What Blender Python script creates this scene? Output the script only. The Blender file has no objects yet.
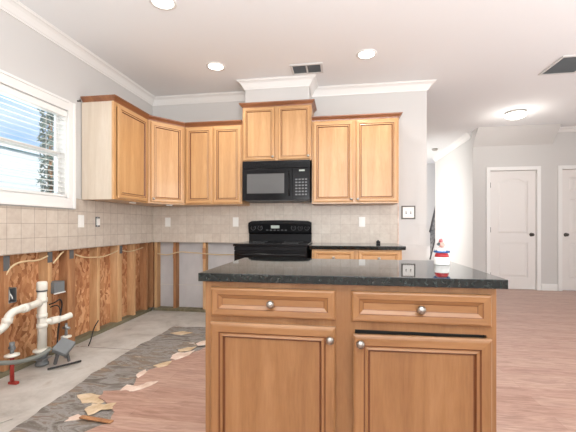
import bpy, bmesh, math, random
from mathutils import Vector, Matrix, noise
random.seed(7)
PI = math.pi
S = bpy.context.scene
C = S.collection

# ---------------------------------------------------------------- camera
EYE = 1.103
cam_d = bpy.data.cameras.new('camera'); cam = bpy.data.objects.new('camera', cam_d); C.objects.link(cam)
cam.location = (0, 0, EYE); cam.rotation_euler = (PI/2, 0.0, 0.1518)
cam_d.sensor_width = 36; cam_d.lens = 342.76/576*36; cam_d.shift_y = 9.6/576; cam_d.clip_start = .05
S.camera = cam

# ---------------------------------------------------------------- world, lights, exposure
S.view_settings.view_transform = 'Standard'; S.view_settings.look = 'None'
S.view_settings.gamma = 1; S.view_settings.use_curve_mapping = False
S.view_settings.exposure = 0.16
W = bpy.data.worlds.new('world'); S.world = W; W.use_nodes = True
wn = W.node_tree; wn.nodes.clear()
wo = wn.nodes.new('ShaderNodeOutputWorld'); wb = wn.nodes.new('ShaderNodeBackground')
tc = wn.nodes.new('ShaderNodeTexCoord'); mp = wn.nodes.new('ShaderNodeMapping'); nz = wn.nodes.new('ShaderNodeTexNoise')
cr = wn.nodes.new('ShaderNodeValToRGB')
mp.inputs['Scale'].default_value = (1, 1, 2.4); nz.inputs['Scale'].default_value = 2.2; nz.inputs['Detail'].default_value = 5
cr.color_ramp.elements[0].position = .42; cr.color_ramp.elements[0].color = (.33, .56, .95, 1)
cr.color_ramp.elements[1].position = .68; cr.color_ramp.elements[1].color = (.92, .96, 1, 1)
wn.links.new(tc.outputs['Generated'], mp.inputs[0]); wn.links.new(mp.outputs[0], nz.inputs['Vector'])
wn.links.new(nz.outputs[0], cr.inputs[0]); wn.links.new(cr.outputs[0], wb.inputs[0]); wn.links.new(wb.outputs[0], wo.inputs[0])
wb.inputs[1].default_value = 1.1

def area(name, loc, rot, sx, sy, power, col=(1, 1, 1), spread=PI):
    d = bpy.data.lights.new(name, 'AREA'); d.shape = 'RECTANGLE'; d.size = sx; d.size_y = sy; d.energy = power; d.color = col; d.spread = spread
    o = bpy.data.objects.new(name, d); o.location = loc; o.rotation_euler = rot; C.objects.link(o); return o
# added fills behind the camera and at the right, then stairwell and kitchen daylight
area('rear_fill_light', (0.6, -2.35, 1.65), (math.radians(90), 0, 0), 4.4, 1.9, 50, (.98, .99, 1))
area('right_fill_light', (4.75, 1.9, 1.45), (math.radians(90), 0, math.radians(90)), 2.6, 1.9, 90, (.99, .99, 1))
area('stairwell_window_light', (-.3, 7.3, 1.35), (math.radians(88), 0, math.radians(-68)), 2.0, 1.8, 66, (1, .985, .96), 1.9)
area('kitchen_window_light', (-2.62, 2.03, 1.74), (math.radians(90), 0, math.radians(-90)), 1.25, .75, 9, (.9, .95, 1))
sd = bpy.data.lights.new('sun', 'SUN'); sd.energy = 3.8; sd.angle = .02; sd.color = (1, .96, .9)
area('ceiling_fill', (.3, -.7, 1.5), (math.radians(158), 0, 0), 2.4, 1.2, 175, (.97, .985, 1))  # added upward fill behind the camera, brightens ceiling and upper cabinets
area('hall_fill', (3.0, 1.2, .9), (math.radians(180), 0, 0), 1.6, 1.6, 24, (.97, .985, 1))  # second added upward fill, toward the right side of the room
so = bpy.data.objects.new('sun', sd); so.rotation_euler = (math.radians(25), math.radians(50), 0); C.objects.link(so)

# ---------------------------------------------------------------- materials
def srgb(r, g, b):
    f = lambda c: (c/255/12.92) if c/255 <= .04045 else ((c/255+.055)/1.055)**2.4
    return (f(r), f(g), f(b), 1)
def mat(name, col, rough=.5, metal=0, spec=.5, coat=0, emit=None, es=0, alpha=None):
    m = bpy.data.materials.new(name); m.use_nodes = True; b = m.node_tree.nodes['Principled BSDF']
    b.inputs['Base Color'].default_value = col; b.inputs['Roughness'].default_value = rough; b.inputs['Metallic'].default_value = metal
    b.inputs['Specular IOR Level'].default_value = spec; b.inputs['Coat Weight'].default_value = coat; b.inputs['Coat Roughness'].default_value = .1
    if emit: b.inputs['Emission Color'].default_value = emit; b.inputs['Emission Strength'].default_value = es
    return m
def N(m, t, **kw):
    n = m.node_tree.nodes.new(t)
    for k, v in kw.items():
        if k in n.inputs.keys(): n.inputs[k].default_value = v
        else: setattr(n, k, v)
    return n
def L(m, a, b): m.node_tree.links.new(a, b)
def ramp(m, src, stops):
    r = N(m, 'ShaderNodeValToRGB'); e = r.color_ramp.elements
    while len(e) < len(stops): e.new(.5)
    for i, (p, c) in enumerate(stops): e[i].position = p; e[i].color = c
    L(m, src, r.inputs[0]); return r.outputs[0]
def coords(m, scale=(1, 1, 1), rot=(0, 0, 0), loc=(0, 0, 0), kind='Object'):
    t = N(m, 'ShaderNodeTexCoord'); p = N(m, 'ShaderNodeMapping'); p.inputs['Scale'].default_value = scale; p.inputs['Rotation'].default_value = rot; p.inputs['Location'].default_value = loc
    L(m, t.outputs[kind], p.inputs[0]); return p.outputs[0]
def noise_t(m, vec, scale, detail=4, rough=.55, dist=0):
    n = N(m, 'ShaderNodeTexNoise', Scale=scale, Detail=detail, Roughness=rough, Distortion=dist); L(m, vec, n.inputs['Vector']); return n.outputs[0]
def mix(m, fac, a, b, mode='MIX'):
    x = N(m, 'ShaderNodeMix', data_type='RGBA', blend_type=mode)
    for s, v in ((x.inputs[0], fac), (x.inputs[6], a), (x.inputs[7], b)):
        if isinstance(v, (int, float, tuple)): s.default_value = v
        else: L(m, v, s)
    return x.outputs[2]
def base(m): return m.node_tree.nodes['Principled BSDF']
def bump(m, h, strength=.2, dist=.002):
    b = N(m, 'ShaderNodeBump', Strength=strength, Distance=dist); L(m, h, b.inputs['Height']); L(m, b.outputs[0], base(m).inputs['Normal'])

def wood(name, c1, c2, c3, axis='z', rough=.38, coat=.25, sc=1):
    m = mat(name, c2, rough, coat=coat)
    s = {'z': (9, 9, .9), 'x': (.9, 9, 9), 'y': (9, .9, 9)}[axis]
    v = coords(m, tuple(q*sc for q in s))
    a = noise_t(m, v, 1.6, 6, .6, .6); f = noise_t(m, v, 14, 3, .6)
    col = ramp(m, a, [(.3, c1), (.52, c2), (.72, c3)])
    col = mix(m, .18, col, ramp(m, f, [(.35, c1), (.65, c3)]))
    L(m, col, base(m).inputs['Base Color']); bump(m, f, .05, .0005)
    return m
M = {}
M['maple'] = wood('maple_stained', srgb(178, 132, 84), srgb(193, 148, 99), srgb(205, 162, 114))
M['maple_h'] = wood('maple_stained_horizontal', srgb(178, 132, 84), srgb(193, 148, 99), srgb(205, 162, 114), 'x')
M['glaze'] = mat('brown_glaze', srgb(108, 62, 34), .45)
M['crownwood'] = wood('crown_wood', srgb(116, 70, 44), srgb(138, 88, 56), srgb(156, 106, 72), 'x')
M['birch'] = wood('pale_laminate_side', srgb(196, 180, 160), srgb(206, 191, 173), srgb(214, 202, 186), 'z', .3)
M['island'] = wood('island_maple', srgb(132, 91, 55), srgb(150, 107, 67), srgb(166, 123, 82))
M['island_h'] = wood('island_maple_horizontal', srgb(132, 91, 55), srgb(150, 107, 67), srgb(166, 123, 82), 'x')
M['stud'] = wood('pine_stud', srgb(176, 128, 84), srgb(204, 160, 114), srgb(222, 184, 142), 'z', .8, 0)
M['stud2'] = wood('aged_stud', srgb(140, 92, 58), srgb(170, 120, 80), srgb(196, 150, 108), 'z', .8, 0)
M['treated'] = wood('treated_lumber', srgb(96, 92, 70), srgb(124, 116, 92), srgb(150, 138, 114), 'y', .85, 0)
M['wall'] = mat('wall_paint', srgb(201, 199, 196), .75, spec=.25)
bump(M['wall'], noise_t(M['wall'], coords(M['wall']), 180, 2), .04, .001)
M['ceil'] = mat('ceiling_paint', srgb(234, 236, 237), .85, spec=.2)
bump(M['ceil'], noise_t(M['ceil'], coords(M['ceil']), 60, 4), .12, .002)
M['white'] = mat('white_trim', srgb(228, 227, 224), .35)
M['doorw'] = mat('door_paint', srgb(222, 218, 214), .4)
M['plate'] = mat('white_plastic', srgb(236, 235, 230), .35)
M['pvc'] = mat('pvc', srgb(228, 225, 214), .35)
M['black'] = mat('black_gloss', (.008, .008, .009, 1), .12, spec=.2)
M['blackm'] = mat('black_satin', (.010, .010, .011, 1), .4, spec=.12)
M['glassgrey'] = mat('oven_window', (.12, .12, .12, 1), .12)
M['btn'] = mat('button_grey', (.13, .135, .14, 1), .5)
M['lcd'] = mat('display', (.3, .34, .3, 1), .3, emit=(.75, .85, .8, 1), es=.1)
M['nickel'] = mat('brushed_nickel', (.40, .38, .35, 1), .33, 1)
M['bronze'] = mat('dark_metal', (.10, .09, .08, 1), .4, .8)
M['steel'] = mat('galvanised', (.38, .39, .4, 1), .45, .9)
M['grey'] = mat('grey_plastic', srgb(118, 122, 124), .6)
M['rubber_shade'] = mat('rubber_and_shade_black', (.02, .02, .02, 1), .6)  # cable rubber; also paints the shade in the pipe mouth and island gaps
M['hose'] = mat('grey_hose', srgb(128, 132, 126), .55)
M['red'] = mat('red_plastic', srgb(168, 30, 38), .35)
M['redpipe'] = mat('red_pipe', srgb(160, 52, 44), .5)
M['blue'] = mat('blue_plastic', srgb(40, 90, 150), .4)
M['skin'] = mat('figure_pink', srgb(214, 150, 130), .5)
M['wire'] = mat('cable_cream', srgb(214, 190, 150), .6)
M['iron'] = mat('iron', (.07, .07, .075, 1), .5)
M['ventd'] = mat('vent_dark', srgb(92, 92, 92), .6)
M['ventw'] = mat('vent_white', srgb(206, 206, 204), .5)
M['lamp'] = mat('lamp_glow', (1, 1, 1, 1), .5, emit=(1, .97, .92, 1), es=4)
M['dome'] = mat('dome_glow', (1, 1, 1, 1), .5, emit=(1, .97, .92, 1), es=3.2)
M['drygrey'] = mat('drywall_back', srgb(172, 170, 170), .9)
_v = coords(M['drygrey'], (1, 1, .6)); L(M['drygrey'], ramp(M['drygrey'], noise_t(M['drygrey'], _v, 4, 5), [(.3, srgb(184, 181, 181)), (.7, srgb(206, 203, 202))]), base(M['drygrey']).inputs['Base Color'])
M['gyp'] = mat('gypsum_edge', srgb(206, 202, 194), .9)
# granite
g = mat('black_granite', (.01, .012, .012, 1), .03, spec=.75)
v = coords(g); n1 = N(g, 'ShaderNodeTexVoronoi', Scale=260.); L(g, v, n1.inputs['Vector'])
n2 = noise_t(g, v, 90, 5)
col = mix(g, ramp(g, n2, [(.5, (0, 0, 0, 1)), (.68, (1, 1, 1, 1))]), (.008, .010, .010, 1), (.03, .04, .036, 1))
col = mix(g, ramp(g, n1.outputs['Distance'], [(.0, (.5, .5, .5, 1)), (.16, (0, 0, 0, 1))]), col, (.11, .12, .115, 1))
L(g, col, base(g).inputs['Base Color']); M['granite'] = g
# tiles
def tile_mat(name, ax, c1, c2, mortar, off=(0, 0)):
    m = mat(name, c1, .38)
    t = N(m, 'ShaderNodeTexCoord'); sx = N(m, 'ShaderNodeSeparateXYZ'); cx = N(m, 'ShaderNodeCombineXYZ')
    L(m, t.outputs['Object'], sx.inputs[0]); L(m, sx.outputs[ax], cx.inputs[0]); L(m, sx.outputs[2], cx.inputs[1])
    mp = N(m, 'ShaderNodeMapping'); mp.inputs['Location'].default_value = (off[0], off[1], 0); L(m, cx.outputs[0], mp.inputs[0])
    b = N(m, 'ShaderNodeTexBrick', offset=0., squash=1.)
    b.inputs['Scale'].default_value = 1; b.inputs['Brick Width'].default_value = .114; b.inputs['Row Height'].default_value = .114
    b.inputs['Mortar Size'].default_value = .0022; b.inputs['Mortar Smooth'].default_value = .3; b.inputs['Bias'].default_value = 0
    b.inputs['Color1'].default_value = c1; b.inputs['Color2'].default_value = c2; b.inputs['Mortar'].default_value = mortar
    L(m, mp.outputs[0], b.inputs['Vector'])
    n = noise_t(m, coords(m), 22, 6, .65)
    c = mix(m, .5, b.outputs['Color'], ramp(m, n, [(.3, (.36, .34, .32, 1)), (.7, (.58, .56, .54, 1))]), 'OVERLAY')
    L(m, c, base(m).inputs['Base Color']); bump(m, b.outputs['Fac'], -.5, .002); return m
M['tileL'] = tile_mat('tile_left', 1, srgb(196, 186, 174), srgb(206, 197, 186), srgb(158, 147, 134), (.012, -.892))
M['tileB'] = tile_mat('tile_back', 0, srgb(196, 186, 174), srgb(206, 197, 186), srgb(180, 171, 159), (0, -.892))
# OSB
m = mat('osb', srgb(180, 120, 70), .8)
v = coords(m, (1, 1, 1)); w = N(m, 'ShaderNodeTexVoronoi', Scale=48.); 
wv = N(m, 'ShaderNodeMapping'); wv.inputs['Scale'].default_value = (1, 1, .42); wv.inputs['Rotation'].default_value = (.5, 0, 0)
dn = N(m, 'ShaderNodeTexNoise', Scale=6., Detail=3.); L(m, v, dn.inputs['Vector'])
L(m, mix(m, .12, v, dn.outputs['Color']), wv.inputs[0]); L(m, wv.outputs[0], w.inputs['Vector'])
sp = N(m, 'ShaderNodeSeparateColor'); L(m, w.outputs['Color'], sp.inputs[0])
c = ramp(m, sp.outputs[0], [(.0, srgb(146, 92, 56)), (.25, srgb(178, 122, 80)), (.6, srgb(196, 142, 98)), (.95, srgb(216, 168, 124))])
c = mix(m, ramp(m, noise_t(m, v, 5, 5), [(.48, (0, 0, 0, 1)), (.75, (.7, .7, .7, 1))]), c, srgb(150, 92, 58))
L(m, c, base(m).inputs['Base Color']); bump(m, sp.outputs[1], .3, .003); M['osb'] = m
# concrete and adhesive
def blotch(name, stops, sc, rough=.85):
    m = mat(name, stops[0][1], rough); v = coords(m)
    a = noise_t(m, v, sc, 8, .65, .4); L(m, ramp(m, a, stops), base(m).inputs['Base Color']); bump(m, a, .25, .004); return m
M['conc'] = blotch('concrete', [(.25, srgb(150, 142, 132)), (.45, srgb(184, 178, 170)), (.6, srgb(198, 193, 186)), (.8, srgb(166, 150, 134))], 3.2)
m = mat('stained_subfloor', srgb(120, 115, 108), .8); v = coords(m, (1.2, 3.2, 1)); v2 = coords(m, (1, 1, 1))
a = noise_t(m, v, 3.5, 9, .7, .8)
c = ramp(m, a, [(.30, srgb(80, 74, 70)), (.42, srgb(116, 108, 100)), (.50, srgb(150, 146, 142)), (.56, srgb(120, 108, 96)), (.62, srgb(146, 126, 106)), (.68, srgb(196, 190, 182))])
L(m, c, base(m).inputs['Base Color']); bump(m, a, .35, .004); M['glue'] = m
# wood floor
def floor_mat(name, c1, c2, c3, rough):
    m = mat(name, c1, rough)
    v = coords(m); b = N(m, 'ShaderNodeTexBrick', offset=.37, squash=1.); L(m, v, b.inputs['Vector'])
    b.inputs['Scale'].default_value = 1; b.inputs['Brick Width'].default_value = 1.2; b.inputs['Row Height'].default_value = .12
    b.inputs['Mortar Size'].default_value = .0012; b.inputs['Color1'].default_value = c1; b.inputs['Color2'].default_value = c2; b.inputs['Mortar'].default_value = c3
    g = noise_t(m, coords(m, (1.6, 14, 1)), 3, 7, .65, 1.2)
    c = mix(m, .62, b.outputs['Color'], ramp(m, g, [(.35, c3), (.55, c1), (.75, c2)]))
    L(m, c, base(m).inputs['Base Color']); bump(m, g, .08, .001); return m
M['floorw'] = floor_mat('wood_floor', srgb(176, 140, 124), srgb(200, 172, 157), srgb(126, 88, 74), .38)
M['scrap'] = blotch('scrap_tan', [(.35, srgb(188, 160, 124)), (.65, srgb(220, 200, 172))], 9)
M['scrap2'] = blotch('scrap_pink', [(.35, srgb(204, 176, 156)), (.65, srgb(232, 216, 204))], 9)
M['siding'] = mat('siding', srgb(226, 228, 230), .7)
v = N(M['siding'], 'ShaderNodeTexWave', Scale=1.6, wave_profile='SAW', bands_direction='Z'); L(M['siding'], coords(M['siding']), v.inputs['Vector'])
L(M['siding'], ramp(M['siding'], v.outputs[0], [(0, srgb(180, 184, 190)), (.12, srgb(228, 230, 232)), (1, srgb(232, 233, 235))]), base(M['siding']).inputs['Base Color'])
M['roof'] = blotch('shingles', [(.3, srgb(96, 96, 100)), (.7, srgb(128, 128, 130))], 20)
M['grass'] = blotch('lawn', [(.3, srgb(84, 110, 60)), (.7, srgb(120, 140, 84))], 8)
M['leaf'] = blotch('foliage', [(.3, srgb(126, 146, 138)), (.7, srgb(160, 174, 166))], 20)
gm = bpy.data.materials.new('pane_glass'); gm.use_nodes = True; nt = gm.node_tree; nt.nodes.clear()
o_ = nt.nodes.new('ShaderNodeOutputMaterial'); tr = nt.nodes.new('ShaderNodeBsdfTransparent'); gl = nt.nodes.new('ShaderNodeBsdfGlossy'); mx = nt.nodes.new('ShaderNodeMixShader'); fr = nt.nodes.new('ShaderNodeFresnel')
gl.inputs['Roughness'].default_value = .02; fr.inputs[0].default_value = 1.3; tr.inputs[0].default_value = (.96, .98, .98, 1)
nt.links.new(fr.outputs[0], mx.inputs[0]); nt.links.new(tr.outputs[0], mx.inputs[1]); nt.links.new(gl.outputs[0], mx.inputs[2]); nt.links.new(mx.outputs[0], o_.inputs[0])
M['glass'] = gm
gm = bpy.data.materials.new('clear_plastic'); gm.use_nodes = True; nt = gm.node_tree; nt.nodes.clear()
o_ = nt.nodes.new('ShaderNodeOutputMaterial'); tr = nt.nodes.new('ShaderNodeBsdfTransparent'); gl = nt.nodes.new('ShaderNodeBsdfDiffuse'); mx = nt.nodes.new('ShaderNodeMixShader')
gl.inputs[0].default_value = (.7, .72, .74, 1); mx.inputs[0].default_value = .16
nt.links.new(tr.outputs[0], mx.inputs[1]); nt.links.new(gl.outputs[0], mx.inputs[2]); nt.links.new(mx.outputs[0], o_.inputs[0])
M['clear'] = gm

# ---------------------------------------------------------------- mesh helpers
def box(bm, x0, x1, y0, y1, z0, z1, mi=0, bev=0):
    vs = [bm.verts.new(p) for p in ((x0,y0,z0),(x1,y0,z0),(x1,y1,z0),(x0,y1,z0),(x0,y0,z1),(x1,y0,z1),(x1,y1,z1),(x0,y1,z1))]
    fs = [bm.faces.new([vs[i] for i in q]) for q in ((3,2,1,0),(4,5,6,7),(0,1,5,4),(1,2,6,5),(2,3,7,6),(3,0,4,7))]
    for f in fs: f.material_index = mi
    if bev:
        es = list({e for f in fs for e in f.edges})
        bmesh.ops.bevel(bm, geom=es, offset=bev, segments=2, affect='EDGES', profile=.7)
    return vs
def tube(bm, pts, r, n=12, caps=True, mi=0, smooth=0):
    pts = [Vector(p) for p in pts]
    for _ in range(smooth):
        q = [pts[0]]
        for a, b in zip(pts, pts[1:]): q += [a*.75+b*.25, a*.25+b*.75]
        pts = q+[pts[-1]]
    rr = r if isinstance(r, list) else [r]*len(pts)
    rings = []; up = None
    for i, p in enumerate(pts):
        t = ((pts[min(i+1, len(pts)-1)]-p).normalized() + (p-pts[max(i-1, 0)]).normalized()).normalized()
        if up is None: up = Vector((0, 0, 1)) if abs(t.z) < .9 else Vector((1, 0, 0))
        s = t.cross(up).normalized(); up = s.cross(t).normalized()
        rings.append([bm.verts.new(p+(s*math.cos(2*PI*k/n)+up*math.sin(2*PI*k/n))*rr[i]) for k in range(n)])
    for a, b in zip(rings, rings[1:]):
        for k in range(n):
            f = bm.faces.new((a[k], a[(k+1) % n], b[(k+1) % n], b[k])); f.smooth = True; f.material_index = mi
    if caps:
        for R in (rings[0][::-1], rings[-1]):
            f = bm.faces.new(R); f.material_index = mi
def lathe(bm, prof, n=24, mtx=None, mi=0, smooth=True):
    mtx = mtx or Matrix.Identity(4); rings = []
    for r, z in prof:
        if r < 1e-6: rings.append([bm.verts.new(mtx @ Vector((0, 0, z)))])
        else: rings.append([bm.verts.new(mtx @ Vector((r*math.cos(2*PI*k/n), r*math.sin(2*PI*k/n), z))) for k in range(n)])
    for a, b in zip(rings, rings[1:]):
        for k in range(n):
            q = [a[k % len(a)], a[(k+1) % len(a)], b[(k+1) % len(b)], b[k % len(b)]]
            q = list(dict.fromkeys(q))
            if len(q) > 2:
                f = bm.faces.new(q); f.smooth = smooth; f.material_index = mi
def sweep(bm, path, prof, closed_prof=True, mi=0):
    """path: xy points at z=0 of room, offset to the RIGHT of travel; prof: (out, z)"""
    P = [Vector(p) for p in path]; rings = []
    for i, p in enumerate(P):
        d0 = (P[i]-P[i-1]).normalized() if i else (P[1]-P[0]).normalized()
        d1 = (P[i+1]-P[i]).normalized() if i < len(P)-1 else d0
        n0 = Vector((d0.y, -d0.x)); n1 = Vector((d1.y, -d1.x)); n = (n0+n1).normalized(); k = 1/max(.2, n.dot(n0))
        rings.append([bm.verts.new((p.x+n.x*o*k, p.y+n.y*o*k, z)) for o, z in prof])
    m = len(prof)
    for a, b in zip(rings, rings[1:]):
        for k in range(m): bm.faces.new((a[k], b[k], b[(k+1) % m], a[(k+1) % m])).material_index = mi
    bm.faces.new(rings[0]).material_index = mi; bm.faces.new(rings[-1][::-1]).material_index = mi
def link(name, bm, mats, parent=None, loc=None, rotz=0):
    me = bpy.data.meshes.new(name); bmesh.ops.recalc_face_normals(bm, faces=bm.faces); bm.to_mesh(me); bm.free()
    for q in (mats if isinstance(mats, (list, tuple)) else [mats]): me.materials.append(M[q])
    o = bpy.data.objects.new(name, me); C.objects.link(o)
    if parent: o.parent = parent
    if loc: o.location = loc
    o.rotation_euler.z = rotz
    return o
def B(): return bmesh.new()
def boxo(name, b, m, parent=None, bev=0, loc=None, rotz=0):
    bm = B(); box(bm, *b, bev=bev); return link(name, bm, m, parent, loc, rotz)
def struct(name, bm, m, parent=None):
    o = link(name, bm, m, parent)
    if not parent: o['kind'] = 'structure'
    return o
def sbox(name, b, m, parent=None, label=None):
    bm = B(); box(bm, *b); o = struct(name, bm, m, parent)
    return o
def tag(o, label, cat, group=None, kind=None):
    o['label'] = label; o['category'] = cat
    if group: o['group'] = group
    if kind: o['kind'] = kind
    return o
def thing(name, label, cat, loc=(0, 0, 0), rotz=0, group=None):
    o = bpy.data.objects.new(name, None); o.empty_display_size = .1; C.objects.link(o); o.location = loc; o.rotation_euler = (0, 0, rotz)
    return tag(o, label, cat, group)

# ---------------------------------------------------------------- room
XL, YB, H, XE = -2.406, 4.127, 2.74, .98      # left wall, back wall, ceiling, back wall's free end
TZ = .892                                    # lower edge of the remaining wall covering
WY0, WY1, WZ0, WZ1 = 1.35, 2.712, 1.345, 2.12  # window opening
XR, YR, YH = 4.9, -2.6, 6.36
# floor: concrete slab, adhesive stained layer, wood
sbox('floor', (XL-.11, XR, YR, 9.6, -.1, 0), 'conc')
def slab_poly(pts, z0, z1, name, m):
    bm = B(); vb = [bm.verts.new((x, y, z0)) for x, y in pts]; vt = [bm.verts.new((x, y, z1)) for x, y in pts]
    bm.faces.new(vb[::-1]); bm.faces.new(vt); n = len(pts)
    for i in range(n): bm.faces.new((vb[i], vb[(i+1) % n], vt[(i+1) % n], vt[i]))
    return struct(name, bm, m)
def jag(pts, step, amp, seed):
    R = random.Random(seed); out = []
    for (a, b) in zip(pts, pts[1:]):
        a, b = Vector(a), Vector(b); n = max(1, int((b-a).length/step)); d = (b-a).normalized(); q = Vector((-d.y, d.x))
        for i in range(n): out.append(tuple(a+(b-a)*i/n+q*R.uniform(-amp, amp)))
    out.append(tuple(pts[-1])); return out
glue_edge = jag([(-1.74, .3), (-1.76, 1.7), (-1.82, 2.3), (-1.83, 2.85), (-1.80, 3.25), (-1.80, 3.5), (-1.45, 3.53), (-1.12, 3.55)], .06, .012, 2)
slab_poly(glue_edge+[(-1.12, 3.0), (-.9, .3)], .0002, .003, 'floor', 'glue')
we = [(-1.20, .2), (-1.28, 1.3), (-1.335, 1.629), (-1.324, 1.667), (-1.248, 1.726), (-1.311, 1.83), (-1.418, 1.904), (-1.52, 1.975), (-1.549, 2.051), (-1.453, 2.079), (-1.40, 2.16), (-1.447, 2.262), (-1.42, 2.44), (-1.338, 2.549), (-1.354, 2.63), (-1.241, 2.804), (-1.186, 2.936), (-1.02, 3.1), (-.6, 3.30), (-.5, YB)]
wpts = jag(we, .04, .012, 5)+[(-.3, YB), (-.3, 9.4), (XR-.02, 9.4), (XR-.02, YR+.02), (-1.1, YR+.02)]
slab_poly(wpts, .0005, .012, 'floor', 'floorw')
# crack in the slab
bm = B(); box(bm, XL+.02, -1.82, 2.80, 2.806, .0002, .0012); o = struct('floor', bm, 'glue')
sbox('ceiling', (XL-.11, XR, YR, 9.6, H, H+.1), 'ceil')
# left wall drywall around the window
bm = B()
t = .0127
box(bm, XL-t, XL, YR, WY0, TZ, H); box(bm, XL-t, XL, WY1, YB+t, TZ, H)
box(bm, XL-t, XL, WY0, WY1, TZ, WZ0); box(bm, XL-t, XL, WY0, WY1, WZ1, H)
struct('wall_left', bm, 'wall')
bm = B(); box(bm, XL-.115, XL-.103, YR, YB+.11, 0, WZ0-.03); box(bm, XL-.115, XL-.103, YR, YB+.11, WZ1+.03, H)
box(bm, XL-.115, XL-.103, YR, WY0-.03, WZ0-.03, WZ1+.03); box(bm, XL-.115, XL-.103, WY1+.03, YB+.11, WZ0-.03, WZ1+.03)
struct('wall_left_sheathing', bm, 'osb')
# back wall
bm = B(); box(bm, XL, XE, YB, YB+t, TZ, H); box(bm, -1.05, XE, YB, YB+t, 0, TZ); box(bm, XE-.03, XE, YB+t, YB+.115, 0, H)
struct('wall_back', bm, 'wall')
sbox('wall_back_far_side', (XL-.1, XE, YB+.102, YB+.115, 0, H), 'drygrey')
# tiles
bm = B(); box(bm, XL+.0003, XL+.008, .6, 2.81, TZ-.004, 1.248); box(bm, XL+.0003, XL+.008, 2.81, YB, TZ-.004, 1.352); struct('wall_left_tile', bm, 'tileL')
sbox('wall_back_tile', (XL+.008, .655, YB-.008, YB-.0003, TZ-.004, 1.40), 'tileB')
sbox('wall_back_tile_edge', (.655, .668, YB-.011, YB-.0003, TZ, 1.36), 'scrap2')
# rear, right, hall walls
bm = B(); box(bm, XL-.11, XR, YR-.1, YR, 0, H); struct('wall_rear', bm, 'wall')
sbox('wall_right', (XR, XR+.1, YR, YH, 0, H), 'wall')
D1, D2 = (2.51+.035, 3.31-.035), (3.66, 4.44)
bm = B(); DH = 2.045
box(bm, 2.27, D1[0], YH, YH+.1, 0, H); box(bm, D1[1], D2[0], YH, YH+.1, 0, H); box(bm, D2[1], XR, YH, YH+.1, 0, H)
box(bm, D1[0], D1[1], YH, YH+.1, DH, H); box(bm, D2[0], D2[1], YH, YH+.1, DH, H)
struct('wall_hall', bm, 'wall')
sbox('wall_stair', (2.27, 2.38, YH+.1, 8.75, 0, H), 'wall')
sbox('wall_stair_end', (-.6, 4.9, 9.5, 9.6, 0, H), 'wall')
sbox('wall_stairwell', (-.7, -.6, YB+.12, 9.6, 0, H), 'wall')
# sloped ceiling part over the hall doors
bm = B(); pr = [(6.12, H), (YH, 2.47), (YH, H)]
a = [bm.verts.new((2.27, y, z)) for y, z in pr]; b = [bm.verts.new((3.52, y, z)) for y, z in pr]
bm.faces.new(a); bm.faces.new(b[::-1])
for i in range(3): bm.faces.new((a[i], a[(i+1) % 3], b[(i+1) % 3], b[i]))
struct('ceiling_slope', bm, 'wall')

# crown moulding
def crown(h=.088, d=.085, z=H):
    return [(0, z), (0, z-h), (.010, z-h), (.014, z-h+.012), (.020, z-h+.016), (.030, z-h+.034), (.046, z-.030), (.062, z-.018), (d-.010, z-.014), (d-.006, z-.006), (d, z-.004), (d, z)]
SX0, SX1, SYF, SZ = -1.075, -.345, 3.80, 2.485
bm = B(); sweep(bm, [(XL, YR), (XL, YB), (SX0, YB), (SX0, SYF), (SX1, SYF), (SX1, YB), (XE, YB), (XE, YB+.115)], crown()); struct('trim_1', bm, 'white')
bm = B(); sweep(bm, [(3.52, YH), (XR, YH)], crown(.075, .07)); struct('trim_2', bm, 'white')
bm = B(); sweep(bm, [(2.27, 8.75), (2.27, 6.42)], crown(.1, .075)); o = struct('trim_3', bm, 'white')
sbox('wall_soffit', (SX0, SX1, SYF, YB-.0005, 2.492, H-.0005), 'wall')
# baseboards
bp = [(0, .012), (.014, .012), (.014, .10), (.009, .115), (.004, .125), (0, .125)]
for i, (x0, x1) in enumerate([(2.27, D1[0]-.07), (D1[1]+.07, D2[0]-.07)]):
    bm = B(); sweep(bm, [(x0, YH), (x1, YH)], bp); struct('baseboard_hall', bm, 'white')
bm = B(); sweep(bm, [(2.27, 8.75), (2.27, YH)], bp); struct('baseboard_stair', bm, 'white')
bm = B(); sweep(bm, [(.68, YB), (XE, YB)], bp); struct('baseboard_back', bm, 'white')

# interior doors
def rect_ring(bm, outer, inner, y0, y1):
    for k in range(4): bm.faces.new([bm.verts.new((p[0], y, p[1])) for p, y in ((outer[k], y0), (outer[(k+1) % 4], y0), (inner[(k+1) % 4], y1), (inner[k], y1))])
def panel_mesh(bm, outline, yf, steps):
    """outline list of (x,z); nested shrunk rings with given (inset, depth)"""
    cx = sum(p[0] for p in outline)/len(outline); cz = sum(p[1] for p in outline)/len(outline)
    x0 = min(p[0] for p in outline); x1 = max(p[0] for p in outline); z0 = min(p[1] for p in outline); z1 = max(p[1] for p in outline)
    prev = None
    for ins, dy in steps:
        kx = 1-2*ins/(x1-x0); kz = 1-2*ins/(z1-z0); mx_, mz_ = (x0+x1)/2, (z0+z1)/2
        ring = [bm.verts.new((mx_+(x-mx_)*kx, yf+dy, mz_+(z-mz_)*kz)) for x, z in outline]
        if prev:
            n = len(ring)
            for k in range(n): bm.faces.new((prev[k], prev[(k+1) % n], ring[(k+1) % n], ring[k]))
        prev = ring
    bm.faces.new(prev)
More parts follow.
